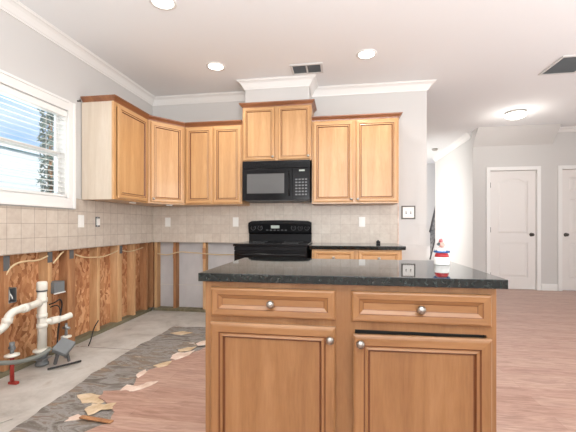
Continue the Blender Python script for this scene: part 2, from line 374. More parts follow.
def hall_door(num, x0, x1, arch, knob_x, hinge_x, label):
    w = x1-x0
    r = bpy.data.objects.new('door_%d' % num, None); C.objects.link(r); r.location = (0, YH, 0); r['kind'] = 'structure'; r['label'] = label
    # slab face made of strips around panel openings
    bm = B(); yf = .022; g = .004
    X0, X1, Z0, Z1 = x0+g, x1-g, .02, DH-g
    box(bm, X0, X1, yf+.006, yf+.04, Z0, Z1)
    link('door_slab', bm, 'doorw', r)
    if arch: cells = [(X0+.12, X1-.12, .22, .82, 0), (X0+.12, X1-.12, .96, Z1-.13, .055)]
    else:
        mid = (X0+X1)/2; cells = []
        for a, b in ((X0+.11, mid-.05), (mid+.05, X1-.11)): cells += [(a, b, .22, .82, 0), (a, b, .96, 1.56, 0), (a, b, 1.67, Z1-.12, 0)]
    # raised stiles and rails as one mesh: front skin with holes
    bm = B()
    xs = sorted({X0, X1} | {c[0] for c in cells} | {c[1] for c in cells}); zs = sorted({Z0, Z1} | {c[2] for c in cells} | {c[3] for c in cells})
    for i in range(len(xs)-1):
        for j in range(len(zs)-1):
            cx, cz = (xs[i]+xs[i+1])/2, (zs[j]+zs[j+1])/2
            if any(c[0] < cx < c[1] and c[2] < cz < c[3] for c in cells): continue
            box(bm, xs[i], xs[i+1], yf-.004, yf+.006, zs[j], zs[j+1])
    for c in cells:
        if c[4]:   # arched header filler
            n = 14; a = c[4]
            for k in range(n):
                u0, u1 = k/n, (k+1)/n; q = lambda u: c[3]-a*(1-math.sin(PI*min(1, max(0, (u-.12)/.76)))**1.0) if .12 < u < .88 else c[3]-a
                xa, xb = c[0]+(c[1]-c[0])*u0, c[0]+(c[1]-c[0])*u1
                pts = [(xa, q(u0)), (xb, q(u1)), (xb, c[3]), (xa, c[3])]
                f = [bm.verts.new((x, yf-.004, z)) for x, z in pts]; b_ = [bm.verts.new((x, yf+.006, z)) for x, z in pts]
                bm.faces.new(f); 
                bm.faces.new((f[0], f[1], b_[1], b_[0]))
    bmesh.ops.remove_doubles(bm, verts=bm.verts, dist=.0002)
    link('stiles_and_rails', bm, 'doorw', r)
    for c in cells:
        bm = B(); a, i = c[4], .012
        out = [(c[0]+i, c[2]+i), (c[1]-i, c[2]+i)]
        if a:
            q = lambda u: c[3]-a*(1-math.sin(PI*min(1, max(0, (u-.12)/.76)))) if .12 < u < .88 else c[3]-a
            out += [(c[1]-i-(c[1]-c[0]-2*i)*k/14, q(k/14)-i) for k in range(15)]
        else: out += [(c[1]-i, c[3]-i), (c[0]+i, c[3]-i)]
        panel_mesh(bm, out, yf, [(0, .006), (.012, .002), (.03, -.003), (.034, -.003)])
        link('door_panel', bm, 'doorw', r)
    bm = B(); cw = .062
    for q in ((x0-cw, x0, 0.012, DH+cw), (x1, x1+cw, 0.012, DH+cw), (x0, x1, DH, DH+cw)):
        box(bm, q[0], q[1], -.018, -.0005, q[2], q[3], bev=.004)
    box(bm, x0, x0+.003, -.001, .1, .012, DH); box(bm, x1-.003, x1, -.001, .1, .012, DH)
    link('door_casing', bm, 'white', r)
    bm = B(); lathe(bm, [(0, -.06), (.018, -.058), (.027, -.045), (.026, -.03), (.012, -.022), (.011, -.008), (.03, -.006), (.032, 0)], 20, Matrix.Translation((knob_x, yf-.004, .95)) @ Matrix.Rotation(-PI/2, 4, 'X'))
    bmesh.ops.scale(bm, vec=(1, 1, 1), verts=bm.verts); k = link('door_knob', bm, 'bronze', r)
    for hz in (.25, 1.03, 1.8):
        bm = B(); tube(bm, [(hinge_x, yf-.008, hz-.045), (hinge_x, yf-.008, hz+.045)], .008, 8); link('hinge', bm, 'bronze', r)
    return r
hall_door(1, D1[0], D1[1], True, D1[1]-.07, D1[0]+.012, 'white two panel interior door with arched upper panel')
hall_door(2, D2[0], D2[1], False, D2[0]+.07, D2[1], 'white six panel interior door at the right edge')

# ---------------------------------------------------------------- window
wr = bpy.data.objects.new('window_1', None); C.objects.link(wr); wr['kind'] = 'structure'; wr['label'] = 'white framed double-hung window above the tiled wall'
bm = B(); cw = .088
x0_, x1_ = XL+.0085, XL+.026
for y0, y1, z0, z1 in ((WY0-cw, WY0, WZ0-cw, WZ1+cw), (WY1, WY1+.072, WZ0-cw, WZ1+cw), (WY0, WY1, WZ1, WZ1+cw), (WY0, WY1, WZ0-cw, WZ0)):
    box(bm, x0_-.008, x1_, y0, y1, z0, z1, bev=.003)
for y0, y1, z0, z1 in ((WY0-cw, WY0-cw+.02, WZ0-cw, WZ1+cw), (WY1+.052, WY1+.072, WZ0-cw, WZ1+cw), (WY0, WY1, WZ1+cw-.02, WZ1+cw), (WY0, WY1, WZ0-cw, WZ0-cw+.02)):
    box(bm, x1_-.002, x1_+.008, y0, y1, z0, z1, bev=.002)
link('window_casing', bm, 'white', wr)
bm = B(); j = .012
box(bm, XL-.115, XL+.001, WY0, WY0+j, WZ0, WZ1); box(bm, XL-.115, XL+.001, WY1-j, WY1, WZ0, WZ1); box(bm, XL-.115, XL+.001, WY0, WY1, WZ1-j, WZ1); box(bm, XL-.115, XL+.001, WY0, WY1, WZ0, WZ0+j)
link('jamb', bm, 'white', wr)
zm = (WZ0+WZ1)/2
for nm, xo, za, zb in (('upper_sash', -.078, zm-.02, WZ1-j), ('lower_sash', -.055, WZ0+j, zm+.02)):
    bm = B(); X = XL+xo; y0, y1 = WY0+j, WY1-j; s = .028
    box(bm, X-.011, X+.011, y0, y0+s, za, zb); box(bm, X-.011, X+.011, y1-s, y1, za, zb); box(bm, X-.011, X+.011, y0+s, y1-s, zb-s, zb); box(bm, X-.011, X+.011, y0+s, y1-s, za, za+s)
    q = link(nm, bm, 'white', wr)
    bm = B(); box(bm, X-.002, X+.002, y0+s, y1-s, za+s, zb-s); link('pane', bm, 'glass', q)
# blind
br = thing('window_blind', 'white horizontal slat blind hanging inside the window opening', 'blind', (XL-.008, (WY0+WY1)/2, WZ1-.014))
hw = (WY1-WY0)/2-.014
boxo('headrail', (-.025, .028, -hw, hw, -.045, 0), 'white', br, .002)
bm = B(); zz = -.075
while zz > -(WZ1-WZ0)+.055:
    m_ = Matrix.Translation((0, 0, zz)) @ Matrix.Rotation(math.radians(16), 4, 'Y'); vs = box(bm, -.023, .023, -hw, hw, -.0012, .0012)
    bmesh.ops.transform(bm, matrix=m_, verts=vs); zz -= .042
link('slats', bm, 'plate', br)
boxo('bottom_rail', (-.024, .024, -hw, hw, -(WZ1-WZ0)+.026, -(WZ1-WZ0)+.042), 'white', br, .002)
for y in (-.45, 0, .45): 
    bm = B(); tube(bm, [(.025, y, -.04), (.025, y, -(WZ1-WZ0)+.04)], .0012, 5); link('ladder_cord', bm, 'plate', br)
# curtain rod bracket
bm = B(); tube(bm, [(0, 0, 0), (.03, 0, 0)], .007, 8); tube(bm, [(.03, 0, -.008), (.03, 0, .012)], .006, 8)
tag(link('curtain_hook', bm, 'bronze', None, (XL, 2.84, 2.255)), 'small dark hook screwed to the wall beside the window top', 'hook')

# outside
o = sbox('ground_outside', (-30, XL-.12, -15, 25, -.7, -.6), 'grass')
hr = thing('neighbouring_house', 'pale sided house outside beyond the kitchen window', 'house', (-9.5, 6, -.6))
boxo('siding_wall', (-6, 0, -9, 7, 0, 3.98), 'siding', hr)
bm = B(); a = [bm.verts.new(p) for p in ((.1, -9.3, 3.95), (-6.4, -9.3, 3.95), (-3, -9.3, 4.9))]; b = [bm.verts.new((v_.co.x, 7.3, v_.co.z)) for v_ in a]
bm.faces.new(a); bm.faces.new(b[::-1])
for i in range(3): bm.faces.new((a[i], a[(i+1) % 3], b[(i+1) % 3], b[i]))
link('roof', bm, 'siding', hr)
tr_ = thing('cypress_tree', 'tall dark evergreen outside behind the right edge of the blind', 'tree', (-3.9, 4.12, -.6))
bm = B(); R = random.Random(4)
for k in range(900):
    h = R.uniform(.1, 1); rad = .17*(1-.3*h)*math.sqrt(R.random()); a = R.uniform(0, 2*PI)
    c_ = Vector((rad*math.cos(a), rad*math.sin(a), 0.3+h*3.2)); d = Vector((R.uniform(-1, 1), R.uniform(-1, 1), R.uniform(.2, 1.4))).normalized()*.09; s = d.cross(Vector((R.random(), R.random(), .3))).normalized()*.022
    bm.faces.new([bm.verts.new(c_-d), bm.verts.new(c_+s), bm.verts.new(c_+d), bm.verts.new(c_-s)])
link('foliage', bm, 'leaf', tr_); bm = B(); tube(bm, [(0, 0, 0), (0, 0, 3.1)], [.06, .02], 8); link('trunk', bm, 'stud2', tr_)

# ---------------------------------------------------------------- studs and plates
LX0, LX1 = XL-.102, XL-.0135
left_studs = [(2.17, 'first'), (2.55, 'second'), (2.785, 'third'), (3.14, 'fourth'), (3.475, 'fifth'), (3.755, 'sixth'), (4.02, 'seventh')]
def stud(x0, x1, y0, y1, label, m='stud'):
    bm = B(); box(bm, x0, x1, y0, y1, .0395, TZ-.001 if y1 > 0 else TZ, bev=.002)
    tag(link('wall_stud', bm, m), label, 'stud')
lab = ['leftmost exposed wooden stud, left of the white drain pipe', 'exposed wooden stud just right of the white standpipe, behind the grey box',
       'wide exposed stud behind the open end of the white pipe branch', 'exposed stud on the left wall, first one right of the pipes',
       'wide exposed stud below the middle of the left wall cabinet', 'slim exposed stud on the left wall, second from the room corner', 'exposed stud on the left wall nearest the room corner']
for (y, _), l, w_, mm in zip(left_studs, lab, (.038, .038, .09, .038, .076, .038, .038), ('stud2', 'stud', 'stud2', 'stud', 'stud', 'stud', 'stud2')):
    stud(LX0, LX1, y-w_/2, y+w_/2, l, mm)
BY0, BY1 = YB+.0135, YB+.101
for x, l, mm in ((XL+.035, 'exposed corner stud where the two opened walls meet', 'stud'), (-2.11, 'exposed stud on the opened back wall, nearest the corner', 'stud2'), (-1.71, 'exposed stud on the opened back wall beside the island, left of the stove', 'stud')):
    stud(x-.019, x+.019, BY0, BY1, l, mm)
stud(XL-.095, XL-.004, BY0, BY1, 'thick exposed post filling the very corner of the opened walls', 'stud2')
stud(-1.28, -1.242, BY0, BY1, 'exposed back wall stud half hidden behind the island corner', 'stud2')
bm = B(); box(bm, LX0, LX1, .2, YB, .001, .039, bev=.002); tag(link('sill_plate', bm, 'treated'), 'greenish timber sill plate along the foot of the left wall', 'timber')
bm = B(); box(bm, XL+.002, -1.06, BY0, BY1, .001, .039, bev=.002); tag(link('sill_plate', bm, 'treated'), 'greenish timber sill plate along the foot of the back wall', 'timber')
# electrical cables
def cable(name, pts, r, m, label, cat='cable', sm=2, group=None):
    bm = B(); tube(bm, pts, r, 7, smooth=sm); return tag(link(name, bm, m), label, cat, group)
cx_ = XL-.006
cable('electrical_cable', [(XL-.02, 2.17, .74), (cx_, 2.2, .80), (cx_, 2.28, .83), (cx_, 2.42, .82), (cx_, 2.50, .84), (XL-.03, 2.57, .86)], .007, 'wire', 'cream cable sagging across the stud bay above the white drain pipe')
cable('electrical_cable', [(XL-.02, 2.59, .78), (cx_, 2.63, .83), (cx_, 2.66, .86), (XL-.02, 2.70, .87)], .007, 'wire', 'short cream cable bent up beside the grey box')
cable('electrical_cable', [(XL-.02, 2.83, .84), (cx_, 2.92, .80), (cx_, 3.05, .79), (cx_, 3.2, .78), (cx_, 3.36, .81), (XL-.02, 3.46, .83)], .006, 'wire', 'cream cable looping across the left wall studs below the cabinet')
cable('electrical_cable', [(XL-.02, 3.5, .83), (cx_, 3.62, .80), (cx_, 3.76, .81), (XL-.03, 3.95, .83)], .006, 'wire', 'cream cable between the left wall studs near the corner')
cy_ = YB+.006
cable('electrical_cable', [(-2.34, cy_, .74), (-2.2, cy_, .72), (-2.05, cy_, .77), (-1.9, cy_, .76), (-1.72, cy_, .75), (-1.55, cy_, .735), (-1.36, cy_, .74), (-1.1, cy_, .74)], .007, 'wire', 'cream cable running level across the opened back wall')
bm = B(); box(bm, -2.38, -1.06, BY1-.006, BY1-.0005, .325, .333); tag(link('backing_seam', bm, 'gyp'), 'thin pale seam line across the grey wall backing', 'seam')
cable('black_cable', [(-2.42, 2.545, .44), (-2.36, 2.545, .46), (-2.35, 2.58, .485), (-2.35, 2.605, .44), (-2.36, 2.60, .36), (-2.36, 2.58, .26), (-2.36, 2.57, .18), (-2.36, 2.56, .10), (-2.36, 2.55, .012)], .006, 'rubber_shade', 'black cable loop hanging behind the pipe branch')
cable('black_cable', [(-2.40, 2.535, .42), (-2.35, 2.55, .44), (-2.34, 2.575, .40), (-2.34, 2.565, .30), (-2.34, 2.54, .2), (-2.32, 2.53, .012)], .005, 'rubber_shade', 'thinner black cable hanging close to the white standpipe')
# dark metal straps on the studs
straps = [(2.17, 'first', .11), (2.55, 's', .09), (2.785, 't', .08), (3.495, 'f', .09)]
for (y, _, h), l in zip(straps, ('dark patch plate at the head of the leftmost stud', 'dark patch plate on the stud above the grey box', 'dark patch plate on the wide stud at the pipe branch', 'dark patch plate on the stud below the left cabinet')):
    tag(boxo('stud_plate', (LX1+.0005, LX1+.003, y-.024, y+.024, TZ-.01-h, TZ-.01), 'ventd'), l, 'plate')
for x, l in ((-2.11, 'dark notch plate on the back wall stud near the corner'), (-1.71, 'dark notch plate on the back wall stud beside the island')):
    tag(boxo('stud_plate', (x-.021, x+.021, BY0-.004, BY0-.0008, .68, .82), 'stud2'), l, 'plate')
# junction boxes
def jbox(y, z, label, m):
    r = thing('junction_box', label, 'electrical box', (XL-.012, y, z))
    bm = B(); w, h = .032, .055
    box(bm, -.06, .0, -w, -w+.003, -h, h); box(bm, -.06, .0, w-.003, w, -h, h); box(bm, -.06, 0, -w, w, -h, -h+.003); box(bm, -.06, 0, -w, w, h-.003, h); box(bm, -.062, -.058, -w, w, -h, h)
    link('box_shell', bm, m, r)
    bm = B(); tube(bm, [(-.05, -.01, .04), (-.01, 0, .0), (-.015, .012, -.03)], .004, 6, smooth=2); tube(bm, [(-.05, .01, .05), (-.01, -.01, .01), (-.02, -.012, -.035)], .003, 6, smooth=2); link('wires', bm, 'plate', r)
jbox(2.218, .582, 'open metal junction box with loose wires left of the drain pipe', 'steel')
r = thing('electrical_box', 'grey rectangular box fixed beside the stud, right of the standpipe', 'electrical box', (XL-.04, 2.615, .577))
boxo('housing', (-.03, .06, -.055, .055, -.05, .045), 'grey', r, .004); boxo('cover_lip', (.058, .066, -.06, .06, -.056, -.046), 'plate', r)

# ---------------------------------------------------------------- plumbing
px_, py_ = -2.32, 2.372
r = thing('drain_pipe', 'white standpipe with cap, curved trap arm to the left and open branch to the right', 'pipe', (px_, py_, 0))
bm = B(); tube(bm, [(0, 0, .13), (0, 0, .60)], .033, 20); link('riser', bm, 'pvc', r)
bm = B(); lathe(bm, [(0, .665), (.032, .662), (.037, .65), (.037, .59), (.033, .588)], 20); q = link('cap', bm, 'pvc', r)
bm = B(); lathe(bm, [(.0375, .598), (.0385, .596), (.0385, .588), (.0375, .586)], 20); link('cap_band', bm, 'ventd', q)
for z0, z1 in ((.30, .335), (.38, .41), (.50, .535), (.10, .14)):
    bm = B(); lathe(bm, [(.033, z0), (.0375, z0), (.0375, z1), (.033, z1)], 20); link('coupling', bm, 'pvc', r)
bm = B(); tube(bm, [(0, -.02, .50), (.04, -.08, .512), (.05, -.19, .503), (.05, -.27, .505), (.05, -.32, .48), (.05, -.335, .43), (.05, -.37, .40), (.05, -.43, .385), (.06, -.6, .37), (.06, -.8, .36)], .0265, 16, smooth=2); q = link('trap_arm', bm, 'pvc', r)
for p0, p1 in (((.05, -.175, .503), (.05, -.215, .503)), ((.05, -.326, .465), (.05, -.334, .43))):
    bm = B(); tube(bm, [p0, p1], .032, 16); link('slip_joint', bm, 'pvc', q)
bm = B(); tube(bm, [(0, .0, .345), (.04, .05, .342), (.07, .12, .342), (.09, .19, .356)], .024, 16, smooth=1, caps=False)
tube(bm, [(.035, .045, .342), (.06, .10, .342)], .03, 16); q = link('branch', bm, 'pvc', r)
bm = B(); tube(bm, [(.0875, .1825, .3545), (.0905, .1925, .3565)], .0215, 16); link('branch_hole_shade', bm, 'rubber_shade', q)  # dark disc painted in as the shaded inside of the pipe
bm = B(); lathe(bm, [(.036, .135), (.06, .132), (.062, .12), (.03, .118), (.03, .10)], 20); link('flange', bm, 'pvc', r)
bm = B(); lathe(bm, [(.0, .1), (.045, .1), (.045, .085), (.038, .08), (.038, .03), (.047, .025), (.047, .013), (0, .013)], 20); link('rubber_boot', bm, 'grey', r)
bm = B(); tube(bm, [(.045, .01, .075), (.045, .01, .06)], .008, 8); box(bm, -.047, .047, -.047, .047, .058, .068); link('clamp_band', bm, 'steel', r)
r = thing('supply_stub', 'red pipe stub with white ring and grey valve standing on the concrete at left', 'pipe', (-2.262, 2.07, 0))
bm = B(); tube(bm, [(0, 0, .0125), (0, 0, .20)], .013, 12); box(bm, -.02, .045, -.012, .012, .001, .018); link('stub', bm, 'redpipe', r)
bm = B(); lathe(bm, [(0, .215), (.02, .213), (.045, .205), (.045, .195), (0, .193)], 18); link('escutcheon', bm, 'pvc', r)
bm = B(); tube(bm, [(0, 0, .21), (0, 0, .255)], .012, 10); tube(bm, [(-.02, 0, .25), (.02, 0, .25)], .012, 10); tube(bm, [(0, 0, .255), (0, 0, .29)], .017, 6); link('valve', bm, 'grey', r)
r = thing('shutoff_valve', 'small grey shutoff valve with white ring beside the tipped grey box', 'valve', (-2.26, 2.545, 0))
bm = B(); tube(bm, [(0, 0, .001), (0, 0, .17)], .012, 10); link('stub', bm, 'steel', r)
bm = B(); lathe(bm, [(0, .19), (.02, .188), (.04, .182), (.04, .172), (0, .17)], 18); link('escutcheon', bm, 'pvc', r)
bm = B(); tube(bm, [(0, 0, .185), (0, 0, .29)], .011, 10); tube(bm, [(-.03, 0, .25), (.03, 0, .25)], .012, 10); link('valve_body', bm, 'steel', r)
cable('drain_hose', [(-2.2, 1.6, .28), (-2.2, 1.8, .24), (-2.2, 1.93, .205), (-2.2, 2.0, .178), (-2.2, 2.11, .148), (-2.2, 2.232, .137), (-2.2, 2.32, .158)], .0155, 'hose', 'grey flexible hose running from the left edge to the drain pipe base', 'hose')
r = thing('outlet_box', 'grey weathered electrical box tipped over at the end of the hose', 'electrical box', (-2.17, 2.42, -.06))
bm = B(); vs = box(bm, -.055, .055, -.06, .06, -.022, .022, bev=.004)
bmesh.ops.transform(bm, matrix=Matrix.Translation((0, 0, .20)) @ Matrix.Rotation(.55, 4, 'X') @ Matrix.Rotation(.5, 4, 'Y'), verts=bm.verts); link('box_body', bm, 'grey', r)
bm = B(); tube(bm, [(.0, .01, .185), (.01, .03, .12), (.02, .03, .075)], .011, 8, smooth=1); tube(bm, [(-.02, -.02, .185), (-.03, -.04, .12), (-.05, -.03, .075)], .013, 8, smooth=1); link('conduit', bm, 'ventd', r)
cable('cut_cable', [(-2.20, 2.30, .011), (-2.14, 2.33, .02), (-2.09, 2.40, .02), (-2.07, 2.48, .012)], .008, 'rubber_shade', 'black cut cable lying on the concrete under the tipped box')
cable('cut_cable', [(-2.26, 2.80, .012), (-2.20, 2.76, .09), (-2.24, 2.84, .16), (-2.3, 2.98, .19)], .005, 'rubber_shade', 'thin black cable curling up from the slab right of the valve')

# scraps of torn underlayment
scr = [([(-1.688, 1.989), (-1.614, 2.024), (-1.51, 2.009), (-1.455, 1.95), (-1.468, 1.908), (-1.53, 1.918), (-1.58, 1.903), (-1.64, 1.95)], 'scrap', 'tan torn underlayment patch lying on the stained floor, farthest from the island'),
       ([(-1.5, 1.823), (-1.49, 1.87), (-1.502, 1.891), (-1.42, 1.893), (-1.363, 1.925), (-1.338, 1.859), (-1.399, 1.837), (-1.43, 1.769)], 'scrap', 'mottled tan underlayment piece with ragged outline just behind the thin brown strip'),
       ([(-1.53, 1.71), (-1.535, 1.745), (-1.511, 1.788), (-1.457, 1.754), (-1.48, 1.73)], 'scrap2', 'small pale splinter left of the thin brown strip'),
       ([(-1.438, 2.068), (-1.445, 2.153), (-1.39, 2.145), (-1.336, 2.17), (-1.31, 2.22), (-1.262, 2.235), (-1.286, 2.148), (-1.349, 2.075), (-1.40, 2.085)], 'scrap2', 'large bright pinkish underlayment scrap at the torn wood edge, midway along it'),
       ([(-1.466, 2.292), (-1.476, 2.35), (-1.458, 2.405), (-1.425, 2.37), (-1.433, 2.264)], 'scrap2', 'narrow pale splinter just beyond the large bright pinkish scrap'),
       ([(-1.44, 2.475), (-1.38, 2.56), (-1.338, 2.578), (-1.333, 2.491), (-1.382, 2.446)], 'scrap', 'tan scrap at the torn edge, in front of the bright one near the island'),
       ([(-1.378, 2.626), (-1.40, 2.70), (-1.382, 2.765), (-1.32, 2.77), (-1.255, 2.834), (-1.261, 2.709), (-1.29, 2.66), (-1.328, 2.612)], 'scrap2', 'bright pale scrap at the wood edge close to the island'),
       ([(-1.409, 2.826), (-1.35, 2.90), (-1.282, 2.929), (-1.294, 2.82), (-1.369, 2.784)], 'scrap', 'tan scrap just behind the bright pale one close to the island'),
       ([(-1.316, 2.995), (-1.28, 3.08), (-1.237, 3.098), (-1.206, 3.01), (-1.276, 2.948)], 'scrap2', 'pale scrap farthest back, partly hidden by the island'),
       ([(-1.98, 1.60), (-1.9, 1.70), (-1.84, 1.69), (-1.88, 1.60)], 'conc', 'small grey chip at the edge of the stained band at lower left'),
       ([(-1.72, 3.28), (-1.62, 3.36), (-1.5, 3.33), (-1.58, 3.24)], 'scrap', 'tan fleck on the stained floor near the concrete strip at the back')]
for k, (pp, mm, l) in enumerate(scr):
    R = random.Random(k); pts = []
    for a, b in zip(pp, pp[1:]+pp[:1]):
        pts += [a, ((a[0]+b[0])/2+R.uniform(-.008, .008), (a[1]+b[1])/2+R.uniform(-.012, .012))]
    ox = sum(p[0] for p in pts)/len(pts); oy = sum(p[1] for p in pts)/len(pts); n = len(pts)
    bm = B(); z0 = .0122
    vb = [bm.verts.new((p[0]-ox, p[1]-oy, 0)) for p in pts]; vt = [bm.verts.new((p[0]-ox, p[1]-oy, .003)) for p in pts]
    if k in (0, 2, 9, 10): z0 = .0032
    bm.faces.new(vb[::-1]); bm.faces.new(vt)
    for i in range(n): bm.faces.new((vb[i], vb[(i+1) % n], vt[(i+1) % n], vt[i]))
    tag(link('underlayment_scrap', bm, mm, None, (ox, oy, z0)), l, 'floor scrap', 'torn underlayment scraps')
bm = B(); box(bm, -.105, .105, -.013, .013, 0, .006); tag(link('wood_strip', bm, 'stud2', None, (-1.352, 1.735, .0155), -.1), 'thin brown wood strip lying at the front of the torn wood edge', 'wood strip')

# ---------------------------------------------------------------- cabinet pieces
def knob(parent, x, z, y):
    bm = B(); lathe(bm, [(0, .028), (.008, .027), (.014, .022), (.0155, .016), (.011, .011), (.006, .009), (.006, .003), (.010, 0)], 18, Matrix.Translation((x, y, z)) @ Matrix.Rotation(PI/2, 4, 'X'))
    return link('knob', bm, 'nickel', parent)
def front(parent, kind, x0, x1, z0, z1, y=0, mats=('maple', 'maple_h'), kn=None, rot=0, hinge=None, z_knob=None):
    """door/drawer front; y = front of the cabinet face, panel sticks out towards -y"""
    w, h = x1-x0, z1-z0; T = .019
    if kind == 'door': st = [(0, 0, 0), (0, .013, 0), (.005, .0175, 0), (.012, .019, 0), (.036, .0185, 0), (.041, .0145, 1), (.0445, .0140, 0), (.052, .0165, 0), (.056, .0085, 1), (.060, .0085, 1)]
    elif kind == 'sdoor': st = [(0, 0, 0), (0, .013, 0), (.004, .0175, 0), (.009, .019, 0), (.026, .0185, 0), (.029, .0145, 1), (.032, .0140, 0), (.038, .0165, 0), (.041, .0085, 1), (.043, .0085, 1)]
    else: st = [(0, 0, 0), (0, .013, 0), (.004, .0175, 0), (.009, .019, 0), (.028, .0175, 0), (.030, .0150, 1), (.042, .0075, 0), (.044, .0065, 1)]
    bm = B(); prev = None
    for ins, out, mi in st:
        ring = [bm.verts.new((x, -out, z)) for x, z in ((ins, ins), (w-ins, ins), (w-ins, h-ins), (ins, h-ins))]
        if prev:
            for k in range(4):
                f = bm.faces.new((prev[k], prev[(k+1) % 4], ring[(k+1) % 4], ring[k])); f.material_index = 2 if mi else (1 if k in (0, 2) else 0)
        else: bm.faces.new(ring[::-1])
        prev = ring
    last = st[-1]
    hx = 0 if hinge != 'R' else w
    bmesh.ops.translate(bm, vec=(-hx, 0, 0), verts=bm.verts)
    o = link('drawer' if kind == 'drawer' else 'door', bm, [mats[0], mats[1], 'glaze'], parent, (x0+hx, y, z0), rot)
    bm = B(); i = last[0]; box(bm, i-hx, w-i-hx, -last[1]-.0002, -.001, i, h-i)
    link('panel', bm, mats[1] if kind == 'drawer' else mats[0], o)
    if kn: knob(o, kn[0]-x0-hx, kn[1]-z0, -.0185 if kind != 'drawer' else -.007)
    return o
def wcrown(bm, path, z):
    pr = [(-.012, z), (0.0, z), (.004, z+.004), (.006, z+.012), (.016, z+.022), (.026, z+.034), (.034, z+.038), (.036, z+.050), (-.012, z+.050)]
    sweep(bm, path, pr)
CZ0, CZ1 = 1.347, 2.255; DEP = .33
# left wall cabinet: local x runs along -y... facing +x
def wall_cab(name_label, loc, rotz, w, z0, z1, doors, crown_path, side_l=None, dep=DEP, dk='door', group='stained wall cabinets'):
    r = thing('wall_cabinet', name_label, 'cabinet', loc, rotz)
    bm = B(); box(bm, .0, w, .019, dep-.0015, z0, z1)
    link('body', bm, 'maple', r)
    bm = B()   # face frame
    ff = .032
    xs = [0.0, w]
    box(bm, 0, ff, 0, .019, z0, z1); box(bm, w-ff, w, 0, .019, z0, z1); box(bm, ff, w-ff, 0, .019, z0, z0+ff); box(bm, ff, w-ff, 0, .019, z1-ff-.01, z1)
    if len(doors) > 1: mid = (doors[0][1]+doors[1][0])/2; box(bm, mid-.02, mid+.02, 0, .019, z0+ff, z1-ff-.01)
    link('face_frame', bm, 'maple', r)
    if side_l: boxo('side_panel', (-.004, -.0003, .006, dep-.002, z0, z1), 'birch', r)
    if side_l: boxo('end_edge', (-.007, -.0003, 0, .019, z0, z1), 'stud', r)
    for d in doors: front(r, dk, d[0], d[1], z0+.014, z1-.016, 0, kn=(d[2], z0+.045) if d[2] else None)
    bm = B(); wcrown(bm, crown_path, z1-.004); link('crown', bm, 'crownwood', r)
    return r
# each crown path in local space; offset to the RIGHT of travel
yc0, yc1 = 2.885, 3.45; xc1 = -1.80
wall_cab('stained wall cabinet on the left wall with pale side panel, nearest the window', (XL+.009+DEP, yc0, 0), PI/2, yc1-yc0-.001, CZ0, CZ1,
         [(.045, yc1-yc0-.03, None)], [(.004, DEP-.01), (.004, .002), (yc1-yc0, .002)][::1], side_l=True)
# diagonal corner cabinet
A = Vector((XL+.009+DEP, yc1)); Bp = Vector((xc1, YB-.009-DEP)); d = Bp-A; w = d.length; ang = math.atan2(d.y, d.x)
r = thing('wall_cabinet', 'stained corner wall cabinet set diagonally between the two walls', 'cabinet', (A.x, A.y, 0), ang)
bm = B(); inv = Matrix.Rotation(-ang, 2)
pts = [inv @ (Vector(p)-A) for p in (A+Vector((0, .001)), Bp-Vector((.001, 0)), Vector((xc1-.001, YB-.0095)), Vector((XL+.0095, YB-.0095)), Vector((XL+.0095, yc1+.001)))]
pts[0].y += .019; pts[1].y += .019
vb = [bm.verts.new((p.x, p.y, CZ0)) for p in pts]; vt = [bm.verts.new((p.x, p.y, CZ1)) for p in pts]; bm.faces.new(vb[::-1]); bm.faces.new(vt)
for i in range(5): bm.faces.new((vb[i], vb[(i+1) % 5], vt[(i+1) % 5], vt[i]))
link('body', bm, 'maple', r)
bm = B(); box(bm, .004, .034, 0, .019, CZ0, CZ1); box(bm, w-.034, w-.004, 0, .019, CZ0, CZ1); box(bm, .034, w-.034, 0, .019, CZ0, CZ0+.03); box(bm, .034, w-.034, 0, .019, CZ1-.04, CZ1); link('face_frame', bm, 'maple', r)
front(r, 'door', .028, w-.028, CZ0+.014, CZ1-.016, 0, kn=(.05, CZ0+.05))
bm = B(); wcrown(bm, [(0, .002), (w, .002)], CZ1-.004); link('crown', bm, 'crownwood', r)
yf = YB-.009-DEP; wB = -1.108-xc1
wall_cab('stained two-door wall cabinet between the corner cabinet and the microwave', (xc1, yf, 0), 0, wB, CZ0, CZ1, [(.018, wB/2-.012, None), (wB/2+.008, wB-.012, None)], [(0, .002), (wB, .002)])
wC = .614+.312
wall_cab('stained two-door wall cabinet right of the microwave, by the end of the wall', (-.312, yf, 0), 0, wC, CZ0-.002, CZ1, [(.014, wC/2-.014, wC/2-.035), (wC/2+.014, wC-.014, wC/2+.035)], [(0, .002), (wC, .002), (wC, DEP-.01)])
wM = 1.104-.316
wall_cab('short stained two-door cabinet above the black microwave', (-1.104, yf, 0), 0, wM, 1.828, 2.445, [(.016, wM/2-.022, wM/2-.04), (wM/2+.022, wM-.016, wM-.035)], [(0, DEP-.01), (0, .002), (wM, .002), (wM, DEP-.01)], dk='sdoor')

# ---------------------------------------------------------------- microwave
r = thing('microwave', 'black over-the-range microwave under the short cabinet, above the stove', 'microwave', (-1.085, YB-.009-.40, 1.385))
w, h = .757, .437
boxo('body', (0, w, .03, .399, 0, h), 'blackm', r, .004)
bm = B(); box(bm, 0, w, 0, .03, h-.085, h, bev=.003)
o = link('vent_grille', bm, 'black', r)
bm = B()
for k in range(5): box(bm, .02, w-.02, -.003, .001, h-.078+k*.012, h-.072+k*.012)
link('grille_slats', bm, 'blackm', o)
o = boxo('door', (0, .56, -.006, .03, 0, h-.088), 'black', r, .004)
boxo('door_window', (.055, .475, -.0075, -.005, .075, h-.145), 'glassgrey', o)
bm = B(); tube(bm, [(.53, -.006, .05), (.53, -.03, .07), (.53, -.03, h-.15), (.53, -.006, h-.13)], .009, 10, smooth=1); link('handle', bm, 'black', o)
o = boxo('control_panel', (.565, w, -.006, .03, 0, h-.088), 'black', r, .004)
